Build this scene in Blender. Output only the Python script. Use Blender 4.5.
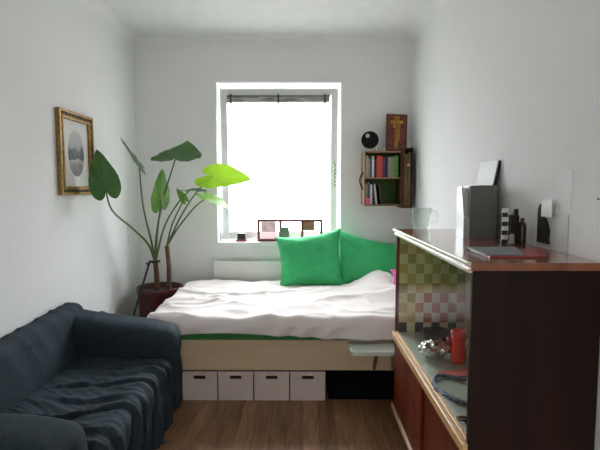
import bpy, bmesh, math, random
from mathutils import Vector, Matrix, noise
random.seed(7)
PI = math.pi
for o in list(bpy.data.objects): bpy.data.objects.remove(o)
SC = bpy.context.scene
COL = SC.collection

# ------------------------------------------------------------ camera
F = 464.0
PITCH = math.atan(37.0 / F); YAW = math.atan(3.0 / F)
H = 1.4
cam_d = bpy.data.cameras.new('camera'); cam = bpy.data.objects.new('camera', cam_d); COL.objects.link(cam)
cam.location = (0, 0, H)
cam.rotation_euler = (PI / 2 - PITCH, 0, YAW)
cam_d.sensor_width = 36; cam_d.lens = F / 600 * 36; cam_d.clip_start = 0.02
SC.camera = cam
# ------------------------------------------------------------ sky
w = bpy.data.worlds.new('world'); SC.world = w; w.use_nodes = True
nt = w.node_tree; nt.nodes.clear()
out = nt.nodes.new('ShaderNodeOutputWorld'); bg = nt.nodes.new('ShaderNodeBackground')
tc = nt.nodes.new('ShaderNodeTexCoord'); sx = nt.nodes.new('ShaderNodeSeparateXYZ')
rmp = nt.nodes.new('ShaderNodeValToRGB'); mr = nt.nodes.new('ShaderNodeMapRange')
mr.inputs['From Min'].default_value = -1; mr.inputs['From Max'].default_value = 1
nt.links.new(tc.outputs['Generated'], sx.inputs[0]); nt.links.new(sx.outputs['Z'], mr.inputs['Value'])
nt.links.new(mr.outputs[0], rmp.inputs[0]); nt.links.new(rmp.outputs[0], bg.inputs[0]); nt.links.new(bg.outputs[0], out.inputs[0])
rmp.color_ramp.elements[0].position = 0.3; rmp.color_ramp.elements[0].color = (0.22, 0.22, 0.215, 1)
rmp.color_ramp.elements[1].position = 0.76; rmp.color_ramp.elements[1].color = (0.95, 1.0, 1.05, 1)
for p_, v_ in ((.49, .27), (.58, .36)):
    e_ = rmp.color_ramp.elements.new(p_); e_.color = (v_ * .98, v_ * 1.01, v_ * 1.04, 1)
bg.inputs[1].default_value = 27.0
# portals where daylight enters: the window and an added rear opening sized for fill light
def portal(name, loc, rot, sx_, sy_):
    l = bpy.data.lights.new(name, 'AREA'); l.shape = 'RECTANGLE'; l.size = sx_; l.size_y = sy_
    l.cycles.is_portal = True
    o = bpy.data.objects.new(name, l); COL.objects.link(o); o.location = loc; o.rotation_euler = rot
portal('window_daylight', (-0.22, 4.55, 1.64), (-PI / 2, 0, 0), 1.2, 1.5)
portal('rear_opening_fill', (0.0, -1.35, 1.05), (PI / 2, 0, 0), 0.34, 2.1)
SC.view_settings.view_transform = 'Standard'; SC.view_settings.look = 'None'
SC.view_settings.exposure = -0.14; SC.view_settings.gamma = 1.0; SC.view_settings.use_curve_mapping = False

# ------------------------------------------------------------ helpers
RC = cam.rotation_euler.to_matrix()
def P(px, py, Y):
    """point of the room at depth Y seen at a spot of the frame"""
    d = RC @ Vector(((px - 300) / F, -(py - 225) / F, -1.0))
    t = Y / d.y
    return Vector((0, 0, H)) + d * t
def PZ(px, py, Z):
    d = RC @ Vector(((px - 300) / F, -(py - 225) / F, -1.0))
    return Vector((0, 0, H)) + d * ((Z - H) / d.z)

def srgb(c):
    return tuple((x / 255 / 12.92 if x / 255 <= .04045 else ((x / 255 + .055) / 1.055) ** 2.4) for x in c)
def mat(name, c, rough=0.6, metal=0.0, vary=0.0, scale=8.0, bump=0.0, bscale=60.0, spec=0.5, coat=0.0, trans=0.0, stretch=(1, 1, 1)):
    m = bpy.data.materials.new(name); m.use_nodes = True; n = m.node_tree; b = n.nodes['Principled BSDF']
    lin = srgb(c)
    b.inputs['Base Color'].default_value = (*lin, 1); b.inputs['Roughness'].default_value = rough
    b.inputs['Metallic'].default_value = metal; b.inputs['Specular IOR Level'].default_value = spec
    b.inputs['Coat Weight'].default_value = coat
    t = n.nodes.new('ShaderNodeTexCoord'); mp = n.nodes.new('ShaderNodeMapping')
    mp.inputs['Scale'].default_value = stretch; n.links.new(t.outputs['Object'], mp.inputs[0])
    if True:
        nz = n.nodes.new('ShaderNodeTexNoise'); nz.inputs['Scale'].default_value = scale; nz.inputs['Detail'].default_value = 4
        n.links.new(mp.outputs[0], nz.inputs['Vector'])
        r = n.nodes.new('ShaderNodeValToRGB'); v = max(vary, 0.03)
        r.color_ramp.elements[0].position = .3; r.color_ramp.elements[1].position = .7
        r.color_ramp.elements[0].color = (*[x * (1 - v) for x in lin], 1)
        r.color_ramp.elements[1].color = (*[min(1, x * (1 + v)) for x in lin], 1)
        n.links.new(nz.outputs[0], r.inputs[0]); n.links.new(r.outputs[0], b.inputs['Base Color'])
    if bump:
        nb = n.nodes.new('ShaderNodeTexNoise'); nb.inputs['Scale'].default_value = bscale; nb.inputs['Detail'].default_value = 3
        n.links.new(mp.outputs[0], nb.inputs['Vector'])
        bp = n.nodes.new('ShaderNodeBump'); bp.inputs['Strength'].default_value = bump; bp.inputs['Distance'].default_value = 0.01
        n.links.new(nb.outputs[0], bp.inputs['Height']); n.links.new(bp.outputs[0], b.inputs['Normal'])
    if trans:
        o = n.nodes['Material Output']; tr = n.nodes.new('ShaderNodeBsdfTranslucent'); mx = n.nodes.new('ShaderNodeMixShader')
        tr.inputs[0].default_value = (*lin, 1); mx.inputs[0].default_value = trans
        n.links.new(b.outputs[0], mx.inputs[1]); n.links.new(tr.outputs[0], mx.inputs[2]); n.links.new(mx.outputs[0], o.inputs[0])
    return m
def wood(name, c1, c2, rough=0.4, axis='Z', scale=9.0, coat=0.0, spec=0.5):
    m = bpy.data.materials.new(name); m.use_nodes = True; n = m.node_tree; b = n.nodes['Principled BSDF']
    t = n.nodes.new('ShaderNodeTexCoord'); mp = n.nodes.new('ShaderNodeMapping')
    s = {'X': (.12, 1, 1), 'Y': (1, .12, 1), 'Z': (1, 1, .12)}[axis]
    mp.inputs['Scale'].default_value = s; n.links.new(t.outputs['Object'], mp.inputs[0])
    nz = n.nodes.new('ShaderNodeTexNoise'); nz.inputs['Scale'].default_value = scale; nz.inputs['Detail'].default_value = 6; nz.inputs['Distortion'].default_value = 1.5
    n.links.new(mp.outputs[0], nz.inputs['Vector'])
    r = n.nodes.new('ShaderNodeValToRGB'); r.color_ramp.elements[0].position = .32; r.color_ramp.elements[1].position = .68
    r.color_ramp.elements[0].color = (*srgb(c1), 1); r.color_ramp.elements[1].color = (*srgb(c2), 1)
    n.links.new(nz.outputs[0], r.inputs[0]); n.links.new(r.outputs[0], b.inputs['Base Color'])
    b.inputs['Roughness'].default_value = rough; b.inputs['Coat Weight'].default_value = coat; b.inputs['Specular IOR Level'].default_value = spec
    b.inputs['Coat Roughness'].default_value = 0.15
    return m
def pane_mat(name, gl=0.12, tint=(1, 1, 1), rough=0.02):
    m = bpy.data.materials.new(name); m.use_nodes = True; n = m.node_tree; n.nodes.clear()
    o = n.nodes.new('ShaderNodeOutputMaterial'); tr = n.nodes.new('ShaderNodeBsdfTransparent'); g = n.nodes.new('ShaderNodeBsdfGlossy')
    tr.inputs[0].default_value = (*tint, 1); g.inputs['Roughness'].default_value = rough
    fr = n.nodes.new('ShaderNodeFresnel'); fr.inputs[0].default_value = 1.45
    mu = n.nodes.new('ShaderNodeMath'); mu.operation = 'MULTIPLY_ADD'; mu.inputs[1].default_value = 0.0 if gl >= .03 else .3; mu.inputs[2].default_value = gl
    mx = n.nodes.new('ShaderNodeMixShader')
    n.links.new(fr.outputs[0], mu.inputs[0]); n.links.new(mu.outputs[0], mx.inputs[0])
    n.links.new(tr.outputs[0], mx.inputs[1]); n.links.new(g.outputs[0], mx.inputs[2]); n.links.new(mx.outputs[0], o.inputs[0])
    return m

def obj(name, bm, m, parent=None, smooth=False, bevel=0.0, sub=0):
    me = bpy.data.meshes.new(name)
    bmesh.ops.recalc_face_normals(bm, faces=bm.faces)
    bm.to_mesh(me); bm.free()
    for x in (m if isinstance(m, (list, tuple)) else [m]): me.materials.append(x)
    if smooth:
        for p in me.polygons: p.use_smooth = True
    o = bpy.data.objects.new(name, me); COL.objects.link(o)
    if parent: o.parent = parent; o.matrix_parent_inverse = Matrix.Translation(-parent.location) if parent.type == 'EMPTY' and parent.rotation_euler.z == 0 else parent.matrix_world.inverted()
    if bevel:
        b = o.modifiers.new('bevel', 'BEVEL'); b.width = bevel; b.segments = 2; b.limit_method = 'ANGLE'
    if sub:
        s = o.modifiers.new('subd', 'SUBSURF'); s.levels = sub; s.render_levels = sub
    return o
def thing(name, label, cat, loc=(0, 0, 0), group=None):
    o = bpy.data.objects.new(name, None); COL.objects.link(o); o.location = loc; o.empty_display_size = .05
    o['label'] = label; o['category'] = cat
    if group: o['group'] = group
    return o
def tag(o, label, cat, group=None):
    o['label'] = label; o['category'] = cat
    if group: o['group'] = group
    return o
def struct(o): o['kind'] = 'structure'; return o
def box(bm, x0, x1, y0, y1, z0, z1, mtx=None, mi=0):
    vs = [Vector((x, y, z)) for z in (z0, z1) for y in (y0, y1) for x in (x0, x1)]
    if mtx: vs = [mtx @ v for v in vs]
    v = [bm.verts.new(a) for a in vs]
    for f in ((0, 2, 3, 1), (4, 5, 7, 6), (0, 1, 5, 4), (2, 6, 7, 3), (0, 4, 6, 2), (1, 3, 7, 5)):
        fc = bm.faces.new([v[i] for i in f]); fc.material_index = mi
    return bm
def B(*a, **k): return box(bmesh.new(), *a, **k)
def tube(bm, pts, rad, n=10, cap=True, mi=0):
    pts = [Vector(p) for p in pts]; rings = []
    rr = rad if isinstance(rad, (list, tuple)) else [rad] * len(pts)
    up = Vector((0, 0, 1)); prev = None
    for i, p in enumerate(pts):
        t = (pts[min(i + 1, len(pts) - 1)] - pts[max(i - 1, 0)]).normalized()
        if prev is None:
            a = t.cross(up) if abs(t.z) < .95 else t.cross(Vector((1, 0, 0)))
        else: a = prev - t * prev.dot(t)
        a.normalize(); prev = a; b = t.cross(a)
        rings.append([bm.verts.new(p + (a * math.cos(2 * PI * k / n) + b * math.sin(2 * PI * k / n)) * rr[i]) for k in range(n)])
    for i in range(len(rings) - 1):
        for k in range(n):
            f = bm.faces.new((rings[i][k], rings[i][(k + 1) % n], rings[i + 1][(k + 1) % n], rings[i + 1][k])); f.material_index = mi
    if cap: bm.faces.new(rings[0]); bm.faces.new(rings[-1][::-1])
    return bm
def spline(pts, n=8):
    pts = [Vector(p) for p in pts]; q = [pts[0] * 2 - pts[1]] + pts + [pts[-1] * 2 - pts[-2]]; o = []
    for i in range(1, len(q) - 2):
        for k in range(n):
            t = k / n; a, b, c, d = q[i - 1], q[i], q[i + 1], q[i + 2]
            o.append(.5 * ((2 * b) + (c - a) * t + (2 * a - 5 * b + 4 * c - d) * t * t + (3 * b - a - 3 * c + d) * t ** 3))
    o.append(pts[-1]); return o
def lathe(bm, prof, cx, cy, cz=0, n=32, wob=None):
    rings = []
    for r, z in prof:
        rings.append([bm.verts.new((cx + r * math.cos(2 * PI * k / n), cy + r * math.sin(2 * PI * k / n), cz + z)) for k in range(n)] if r > 1e-5 else [bm.verts.new((cx, cy, cz + z))])
    for a, b in zip(rings, rings[1:]):
        for k in range(n):
            j = (k + 1) % n
            if len(a) == 1 and len(b) == 1: continue
            if len(a) == 1: bm.faces.new((a[0], b[j], b[k]))
            elif len(b) == 1: bm.faces.new((a[k], a[j], b[0]))
            else: bm.faces.new((a[k], a[j], b[j], b[k]))
    return bm
def softbox(x0, x1, y0, y1, z0, z1, r, res=0.03, fn=None, skip_bottom=False):
    """a padded block: rounded edges, fn bends and wrinkles its skin"""
    bm = bmesh.new(); lo = Vector((x0, y0, z0)); hi = Vector((x1, y1, z1)); d = hi - lo
    N = [max(4, int(d[i] / res)) for i in range(3)]
    def co(i, k):
        t = k / N[i]
        return lo[i] + d[i] * t
    vm = {}
    def V(a, b, c):
        key = (a, b, c)
        if key not in vm:
            p = Vector((co(0, a), co(1, b), co(2, c)))
            q = Vector([min(max(p[i], lo[i] + r), hi[i] - r) for i in range(3)])
            n = (p - q)
            if n.length > 1e-6: n.normalize(); p = q + n * r
            else: n = Vector((0, 0, 1))
            if fn: p = fn(p, n)
            vm[key] = bm.verts.new(p)
        return vm[key]
    for ax in range(3):
        u, v = [i for i in range(3) if i != ax]
        for side in (0, N[ax]):
            if skip_bottom and ax == 2 and side == 0: continue
            for i in range(N[u]):
                for j in range(N[v]):
                    q = []
                    for (a, b) in ((i, j), (i + 1, j), (i + 1, j + 1), (i, j + 1)):
                        k = [0, 0, 0]; k[ax] = side; k[u] = a; k[v] = b; q.append(V(*k))
                    try: bm.faces.new(q)
                    except ValueError: pass
    return bm
def nz(p, s=1.0, o=0.0): return noise.noise(Vector((p[0] * s + o, p[1] * s - o, p[2] * s + o * .7)))

# ------------------------------------------------------------ room dimensions
L, R, D, CE = -1.505, 0.965, 4.20, 2.73
WX0, WX1, WZ0, WZ1 = -0.775, 0.340, 0.91, 2.337
REAR = -1.3
wall_m = mat('painted plaster', (241, 242, 241), .85, vary=.03, scale=1.3, bump=.25, bscale=90)
ceil_m = mat('ceiling plaster', (242, 243, 242), .9, bump=.15, bscale=60)
white_paint = mat('white window paint', (235, 238, 236), .35)

# floor: laminate planks running towards the window
def floor_mat():
    m = bpy.data.materials.new('laminate planks'); m.use_nodes = True; n = m.node_tree; b = n.nodes['Principled BSDF']
    t = n.nodes.new('ShaderNodeTexCoord'); mp = n.nodes.new('ShaderNodeMapping'); mp.inputs['Rotation'].default_value = (0, 0, PI / 2)
    n.links.new(t.outputs['Object'], mp.inputs[0])
    br = n.nodes.new('ShaderNodeTexBrick'); br.inputs['Scale'].default_value = 1; br.inputs['Brick Width'].default_value = 1.2; br.inputs['Row Height'].default_value = .095
    br.inputs['Mortar Size'].default_value = .0015; br.inputs['Color1'].default_value = (*srgb((164, 124, 92)), 1); br.inputs['Color2'].default_value = (*srgb((134, 98, 70)), 1)
    br.inputs['Mortar'].default_value = (*srgb((80, 56, 40)), 1); br.inputs['Bias'].default_value = 0
    n.links.new(mp.outputs[0], br.inputs['Vector'])
    m2 = n.nodes.new('ShaderNodeMapping'); m2.inputs['Scale'].default_value = (9, 1.0, 1); n.links.new(t.outputs['Object'], m2.inputs[0])
    nzt = n.nodes.new('ShaderNodeTexNoise'); nzt.inputs['Scale'].default_value = 3.5; nzt.inputs['Detail'].default_value = 7; nzt.inputs['Distortion'].default_value = .8
    n.links.new(m2.outputs[0], nzt.inputs['Vector'])
    r = n.nodes.new('ShaderNodeValToRGB'); r.color_ramp.elements[0].position = .3; r.color_ramp.elements[1].position = .7
    r.color_ramp.elements[0].color = (.55, .5, .45, 1); r.color_ramp.elements[1].color = (1.15, 1.15, 1.15, 1)
    n.links.new(nzt.outputs[0], r.inputs[0])
    mx = n.nodes.new('ShaderNodeMix'); mx.data_type = 'RGBA'; mx.blend_type = 'MULTIPLY'; mx.inputs[0].default_value = 1
    n.links.new(br.outputs[0], mx.inputs[6]); n.links.new(r.outputs[0], mx.inputs[7]); n.links.new(mx.outputs[2], b.inputs['Base Color'])
    b.inputs['Roughness'].default_value = .36
    return m
struct(obj('floor', B(L - .2, R + .2, REAR - .2, D + .3, -.1, 0), floor_mat()))
struct(obj('wall_left', B(L - .2, L, REAR - .2, D + .3, 0, CE + .1), wall_m))
struct(obj('wall_right', B(R, R + .2, REAR - .2, D + .3, 0, CE + .1), wall_m))
bm = bmesh.new()
box(bm, L, WX0, D, D + .3, 0, CE + .1); box(bm, WX1, R, D, D + .3, 0, CE + .1)
box(bm, WX0, WX1, D, D + .3, 0, WZ0 - .03); box(bm, WX0, WX1, D, D + .3, WZ1, CE + .1)
struct(obj('wall_back', bm, wall_m))
bm = bmesh.new()
box(bm, L, -.17, REAR - .2, REAR, 0, CE + .1); box(bm, .17, R, REAR - .2, REAR, 0, CE + .1); box(bm, -.17, .17, REAR - .2, REAR, 2.1, CE + .1)  # unseen opening left in this wall, its width set for the fill light
struct(obj('wall_front', bm, wall_m))
struct(obj('ceiling', B(L - .2, R + .2, REAR - .2, D + .3, CE, CE + .2), ceil_m))
# rounded cove between walls and ceiling
def cove(name, a, b, inward, r=.11):
    bm = bmesh.new(); a = Vector(a); b = Vector(b); inw = Vector(inward); rows = []
    for k in range(11):
        t = PI / 2 * k / 10
        off = inw * (r - r * math.cos(t)) + Vector((0, 0, -(r - r * math.sin(t))))
        rows.append((bm.verts.new(a + off), bm.verts.new(b + off)))
    for p, q in zip(rows, rows[1:]): bm.faces.new((p[0], p[1], q[1], q[0]))
    struct(obj(name, bm, ceil_m, smooth=True))
cove('trim_1', (L, D - .001, CE), (R, D - .001, CE), (0, -1, 0), .06)
cove('trim_2', (L + .001, REAR, CE), (L + .001, D, CE), (1, 0, 0), .09)
cove('trim_3', (R - .001, REAR, CE), (R - .001, D, CE), (-1, 0, 0), .09)
skirt_m = mat('white skirting', (225, 226, 222), .5)
struct(obj('baseboard_left', B(L, L + .015, REAR, D - .02, 0, .07), skirt_m, bevel=.003))
struct(obj('baseboard_right', B(R - .015, R, REAR, D - .02, 0, .07), skirt_m, bevel=.003))
struct(obj('baseboard_back', B(L + .02, R - .02, D - .015, D, 0, .07), skirt_m, bevel=.003))

# ------------------------------------------------------------ window
win = bpy.data.objects.new('window_1', None); COL.objects.link(win); win['kind'] = 'structure'; win.location = ((WX0 + WX1) / 2, D + .2, WZ0)
FY = D + .17
def rect_frame(bm, x0, x1, z0, z1, y0, y1, w, mtx=None, wb=None):
    wb = wb or w
    box(bm, x0, x0 + w, y0, y1, z0, z1, mtx); box(bm, x1 - w, x1, y0, y1, z0, z1, mtx)
    box(bm, x0 + w, x1 - w, y0, y1, z1 - w, z1, mtx); box(bm, x0 + w, x1 - w, y0, y1, z0, z0 + wb, mtx)
bm = bmesh.new(); rect_frame(bm, WX0, WX1, WZ0, WZ1, FY + .02, FY + .09, .035)
fr = obj('window_frame', bm, white_paint, win, bevel=.004)
# casement tipped inwards on its bottom edge
cx0, cx1, cz0, cz1 = WX0 + .025, WX1 - .025, WZ0 + .025, WZ1 - .04
TM = Matrix.Translation((0, FY + .02, cz0)) @ Matrix.Rotation(math.radians(3.2), 4, 'X') @ Matrix.Translation((0, -(FY + .02), -cz0))
bm = bmesh.new(); rect_frame(bm, cx0, cx1, cz0, cz1, FY - .045, FY + .015, .062, TM)
sash = obj('sash', bm, white_paint, win, bevel=.006)
obj('pane', B(cx0 + .06, cx1 - .06, FY - .02, FY - .016, cz0 + .06, cz1 - .06, TM), pane_mat('window glass', .01), sash)
hm = mat('window handle white', (220, 222, 220), .3)
hb = bmesh.new(); hx = cx1 - .03
box(hb, hx - .014, hx + .014, FY - .056, FY - .0455, 1.56, 1.64, TM); tube(hb, [TM @ Vector((hx, FY - .055, 1.60)), TM @ Vector((hx, FY - .09, 1.60))], .009)
tube(hb, [TM @ Vector((hx, FY - .088, 1.61)), TM @ Vector((hx, FY - .092, 1.48))], [.010, .008])
obj('handle', hb, hm, sash, bevel=.002)
hgb = bmesh.new()
for z in (1.25, 1.95): tube(hgb, [(WX0 + .012, FY + .012, z), (WX0 + .012, FY + .012, z + .07)], .008)
obj('hinge', hgb, hm, win)
obj('catch', B(-.27, -.17, FY + .0, FY + .019, WZ1 - .04, WZ1 - .02), hm, win)
obj('window_sill', B(WX0, WX1, D - .02, FY + .02, WZ0 - .03, WZ0), white_paint, win, bevel=.006)
struct(obj('ledge_outside', B(WX0 - .05, WX1 + .05, D + .3, D + .42, WZ0 - .06, WZ0 - .03), mat('zinc ledge', (170, 172, 170), .5, .4))).name = 'trim_4'

# rolled-up blind hanging from the top of the casement
bl = thing('roller_blind', 'narrow rolled-up grey patterned blind across the top of the window', 'blind', (-.22, FY - .12, 2.17))
zb = cz1 - .105
bm = bmesh.new(); tube(bm, [TM @ Vector((cx0 + .07, FY - .085, zb)), TM @ Vector((cx1 - .075, FY - .085, zb))], .027, 14)
rb = mat('blind fabric grey', (160, 160, 156), .8, vary=.6, scale=9, stretch=(1, 4, 4)); obj('roll', bm, rb, bl, smooth=False)
bm = bmesh.new(); box(bm, cx0 + .065, cx1 - .07, FY - .062, FY - .046, zb + .030, zb + .044, TM); obj('rail', bm, mat('blind rail', (110, 108, 104), .5), bl)
for fx in (.04, .5, .95):
    x = cx0 + .07 + (cx1 - cx0 - .145) * fx
    bm = bmesh.new(); box(bm, x - .008, x + .008, FY - .118, FY - .046, zb - .031, zb + .046, TM)
    obj('clip', bm, mat('blind clip', (70, 70, 68), .5), bl)
# sprig hanging from the handle
bm = bmesh.new(); s0 = TM @ Vector((hx, FY - .095, 1.66))
tube(bm, spline([s0, s0 + Vector((.004, -.004, -.08)), s0 + Vector((-.004, -.002, -.17)), s0 + Vector((0, 0, -.24))]), .0022, 6)
for k in range(13):
    z = -.02 - .018 * k; sgn = 1 if k % 2 else -1; a = s0 + Vector((0, -.002, z)); e = a + Vector((sgn * .016, -.008, -.022)); m_ = (a + e) / 2
    v = [bm.verts.new(q) for q in (a, m_ + Vector((.006, 0, .004)), e, m_ + Vector((-.006, 0, -.004)))]; bm.faces.new(v)
tag(obj('dried_sprig', bm, mat('pale green sprig', (140, 165, 105), .7, trans=.4)), 'pale green leafy sprig hanging from the window handle', 'sprig')

# ------------------------------------------------------------ radiator
rad = thing('radiator', 'white panel radiator on the wall under the window', 'radiator', (-.25, D - .12, .3))
rm = mat('radiator enamel', (226, 228, 222), .35)
bm = bmesh.new(); x0, x1 = -.80, .32
box(bm, x0, x1, D - .085, D - .075, .16, .74)
n = 34
for k in range(n):
    xx = x0 + .02 + (x1 - x0 - .04) * (k + .5) / n; hw = (x1 - x0 - .04) / n * .30
    box(bm, xx - hw, xx + hw, D - .090, D - .084, .19, .71)
obj('panel', bm, rm, rad, bevel=.002)
obj('top_grille', B(x0, x1, D - .075, D - .02, .725, .74), rm, rad, bevel=.002)
obj('side_cover', B(x0, x0 + .012, D - .075, D - .02, .16, .725), rm, rad); obj('side_cover', B(x1 - .012, x1, D - .075, D - .02, .16, .725), rm, rad)
bm = bmesh.new(); box(bm, x0 + .15, x0 + .18, D - .02, D - .0005, .3, .6); obj('bracket', bm, rm, rad); obj('bracket', B(x1 - .18, x1 - .15, D - .02, D - .0005, .3, .6), rm, rad)

# ------------------------------------------------------------ bed
BX0, BX1, BY0, BY1 = -1.01, 0.945, 2.957, 4.085
bed = thing('bed', 'pale wooden single bed frame with a green sheeted mattress along the window wall', 'bed', ((BX0 + BX1) / 2, BY0, 0))
birch = wood('pale birch', (196, 172, 138), (214, 192, 158), .5, 'X', 6)
obj('side_board', B(BX0, BX1, BY0, BY0 + .03, .208, .411), birch, bed, bevel=.004)
obj('side_board', B(BX0, BX1, BY1 - .03, BY1, .208, .411), birch, bed, bevel=.004)
obj('end_board', B(BX0, BX0 + .03, BY0 + .03, BY1 - .03, .208, .411), birch, bed, bevel=.004)
obj('end_board', B(BX1 - .03, BX1, BY0 + .03, BY1 - .03, .208, .411), birch, bed, bevel=.004)
bm = bmesh.new()
for k in range(14):
    xx = BX0 + .08 + k * (BX1 - BX0 - .22) / 13; box(bm, xx, xx + .07, BY0 + .03, BY1 - .03, .33, .35)
obj('slats', bm, birch, bed)
for xx in (BX0 + .03, BX1 - .08):
    for yy in (BY0 + .04, BY1 - .09): obj('leg', B(xx, xx + .05, yy, yy + .05, 0, .33), birch, bed)
green_sheet = mat('green fitted sheet', (52, 128, 62), .8, vary=.15, scale=14, bump=.2)
def mfn(p, n_): return p + n_ * (.004 * nz(p, 7))
obj('mattress', softbox(BX0 + .015, BX1 - .015, BY0 + .012, BY1 - .02, .352, .535, .045, .04, mfn), green_sheet, bed, smooth=True)

# white sheet draped over the mattress
def smooth01(t): t = max(0, min(1, t)); return t * t * (3 - 2 * t)
def drape(bm, X0, X1, Y0, Y1, top, r, ovL, ovF, nx, ny, hf):
    g = []
    ov = ovF
    for i in range(nx + 1):
        col_ = []
        for j in range(ny + 1):
            ue = X0 - ovL + (X1 - X0 + ovL) * i / nx
            frnt = ovF(ue)
            t = j / ny; ve = (Y0 - frnt) + (Y1 - Y0 + frnt) * t
            dx = max(0, X0 - ue); dy = max(0, Y0 - ve)
            d = math.hypot(dx, dy) if dx > 0 and dy > 0 else dx + dy
            x = max(ue, X0); y = max(ve, Y0); z = top
            if d > 0:
                dirx, diry = (-dx / d, -dy / d); a = min(d / r, PI / 2)
                x += dirx * r * math.sin(a); y += diry * r * math.sin(a)
                dn = r * (1 - math.cos(a)) + max(0, d - r * PI / 2); z -= dn
                hang = smooth01(dn / .08)
                f = .011 * math.sin(ue * 26 + dn * 22 + 5 * nz((ue, 0, 0), 2)) * hang + .014 * nz((ue * 1.5, ve, 3), 6) * hang
                x += dirx * (f + .006); y += diry * (f + .006)
            p = Vector((x, y, z)); p.z += hf(ue, ve) * (1 if d == 0 else max(0, 1 - d / .05))
            col_.append(bm.verts.new(p))
        g.append(col_)
    for i in range(nx):
        for j in range(ny): bm.faces.new((g[i][j], g[i + 1][j], g[i + 1][j + 1], g[i][j + 1]))
    return bm
def hump(x, y, cx, cy, sx_, sy_): return math.exp(-((x - cx) / sx_) ** 2 - ((y - cy) / sy_) ** 2)
def sheet_h(x, y):
    h = .014 + .014 * noise.noise(Vector((x * 2.2, y * 3.5, 1))) + .010 * noise.noise(Vector((x * 6, y * 9, 4)))
    # creases
    w1 = noise.noise(Vector((x * 1.1, y * 1.1, 9))) * .5
    for (a, b, c, amp, wd) in ((.95, .30, 3.2, .022, .022), (.8, -.6, 3.75, .014, .02), (.98, -.18, 3.55, .012, .018), (.7, .7, 3.6, .016, .02), (.9, -.43, 3.3, .014, .016), (.5, .86, 3.2, .012, .016)):
        dd = abs((y * a + x * b) - c + w1 * .25); h += amp * math.exp(-(dd / wd) ** 2) * smooth01(.5 + 1.5 * noise.noise(Vector((x * 1.7, y * 1.7, c))))
    r1 = 1 - abs(noise.noise(Vector((x * 1.6 + y * .8, y * 3.4 - x, 2.2)))) * 2
    h += .024 * max(0, r1) ** 3; r2 = 1 - abs(noise.noise(Vector((x * 2.4 - y * 1.5, y * 5 + x, 7.2)))) * 2.4; h += .012 * max(0, r2) ** 3
    h += .130 * hump(x, y, .63, 3.80, .17, .22) + .05 * hump(x, y, .45, 3.55, .25, .2) + .05 * hump(x, y, .82, 3.4, .2, .2)
    return h
sheet_m = mat('white cotton sheet', (232, 224, 220), .8, vary=.02, bump=.25, bscale=25)
bm = drape(bmesh.new(), BX0 + .02, .925, BY0 + .015, 4.075, .548, .045, .12, lambda u: .112 + .035 * smooth01((u + .45) / .9) + .012 * noise.noise(Vector((u * 3, 0, 5))), 190, 120, sheet_h)
sh = tag(obj('bed_sheet', bm, sheet_m, smooth=True), 'rumpled white sheet spread over the bed and hanging over its front', 'sheet')
sd = sh.modifiers.new('thickness', 'SOLIDIFY'); sd.thickness = .004; sd.offset = 1

# pillows
def pillow(name, c, thick, m, n=26, pinch=.035, seed=0, flop=0.0):
    c = [Vector(a) for a in c]; bm = bmesh.new(); ctr = sum(c, Vector()) / 4
    nrm = ((c[1] - c[0]).cross(c[3] - c[0])).normalized()
    grids = []
    for s in (1, -1):
        g = []
        for i in range(n + 1):
            row = []
            for j in range(n + 1):
                u, v = i / n, j / n
                p = c[0] * (1 - u) * (1 - v) + c[1] * u * (1 - v) + c[2] * u * v + c[3] * (1 - u) * v
                a, b = 2 * u - 1, 2 * v - 1
                pr = pinch * (1 - a * a) * abs(b) ** 3 * (1 if b > 0 else -1)
                pu = pinch * (1 - b * b) * abs(a) ** 3 * (1 if a > 0 else -1)
                p = p - (c[3] - c[0]).normalized() * pr - (c[1] - c[0]).normalized() * pu
                t = thick * .5 * (max(0, 1 - a ** 4) ** .7) * (max(0, 1 - b ** 4) ** .7)
                edge = min(1 - abs(a), 1 - abs(b))
                wr = .012 * nz(p + Vector((seed, 0, 0)), 9) + .008 * math.sin(16 * (a * .6 + b) + seed + 5 * nz(p, 4)) * math.exp(-edge * 5)
                row.append(p + nrm * s * (t + (wr * min(1, edge * 6) if t > 0 else 0)) + nrm * flop * math.sin(a * 2.2))
            g.append(row)
        grids.append(g)
    V = {}
    for s in (0, 1):
        for i in range(n + 1):
            for j in range(n + 1):
                e = i in (0, n) or j in (0, n)
                if e and s == 1: V[(1, i, j)] = V[(0, i, j)]
                else: V[(s, i, j)] = bm.verts.new(grids[s][i][j])
        for i in range(n):
            for j in range(n):
                q = [V[(s, i, j)], V[(s, i + 1, j)], V[(s, i + 1, j + 1)], V[(s, i, j + 1)]]
                bm.faces.new(q if s == 0 else q[::-1])
    return obj(name, bm, m, smooth=True)
gp = mat('green cushion cotton', (58, 184, 112), .75, vary=.12, scale=10, bump=.3, bscale=30)
zt = .575
p1 = pillow('cushion', [P(279, 289, 3.87), P(345, 289, 3.87), P(341, 228, 4.06), P(275, 237, 4.05)], .16, gp, seed=1)
tag(p1, 'large square bright green cushion in front, nearest the red photo frame', 'cushion', 'green cushions on the bed')
p2 = pillow('cushion', [P(335, 287, 3.93), (.90, 3.93, .60), (.93, 4.10, .90), P(336, 229, 4.11)], .13, gp, seed=5)
tag(p2, 'bright green cushion partly behind the other, leaning in the right corner', 'cushion', 'green cushions on the bed')
pk = pillow('pillow', [(.655, 3.50, .60), (.92, 3.40, .60), (.93, 3.56, .84), (.685, 3.62, .765)], .08, mat('pink cotton', (215, 75, 150), .8), n=14)
tag(pk, 'pink pillow corner peeking out beside the cabinet', 'pillow')

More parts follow.
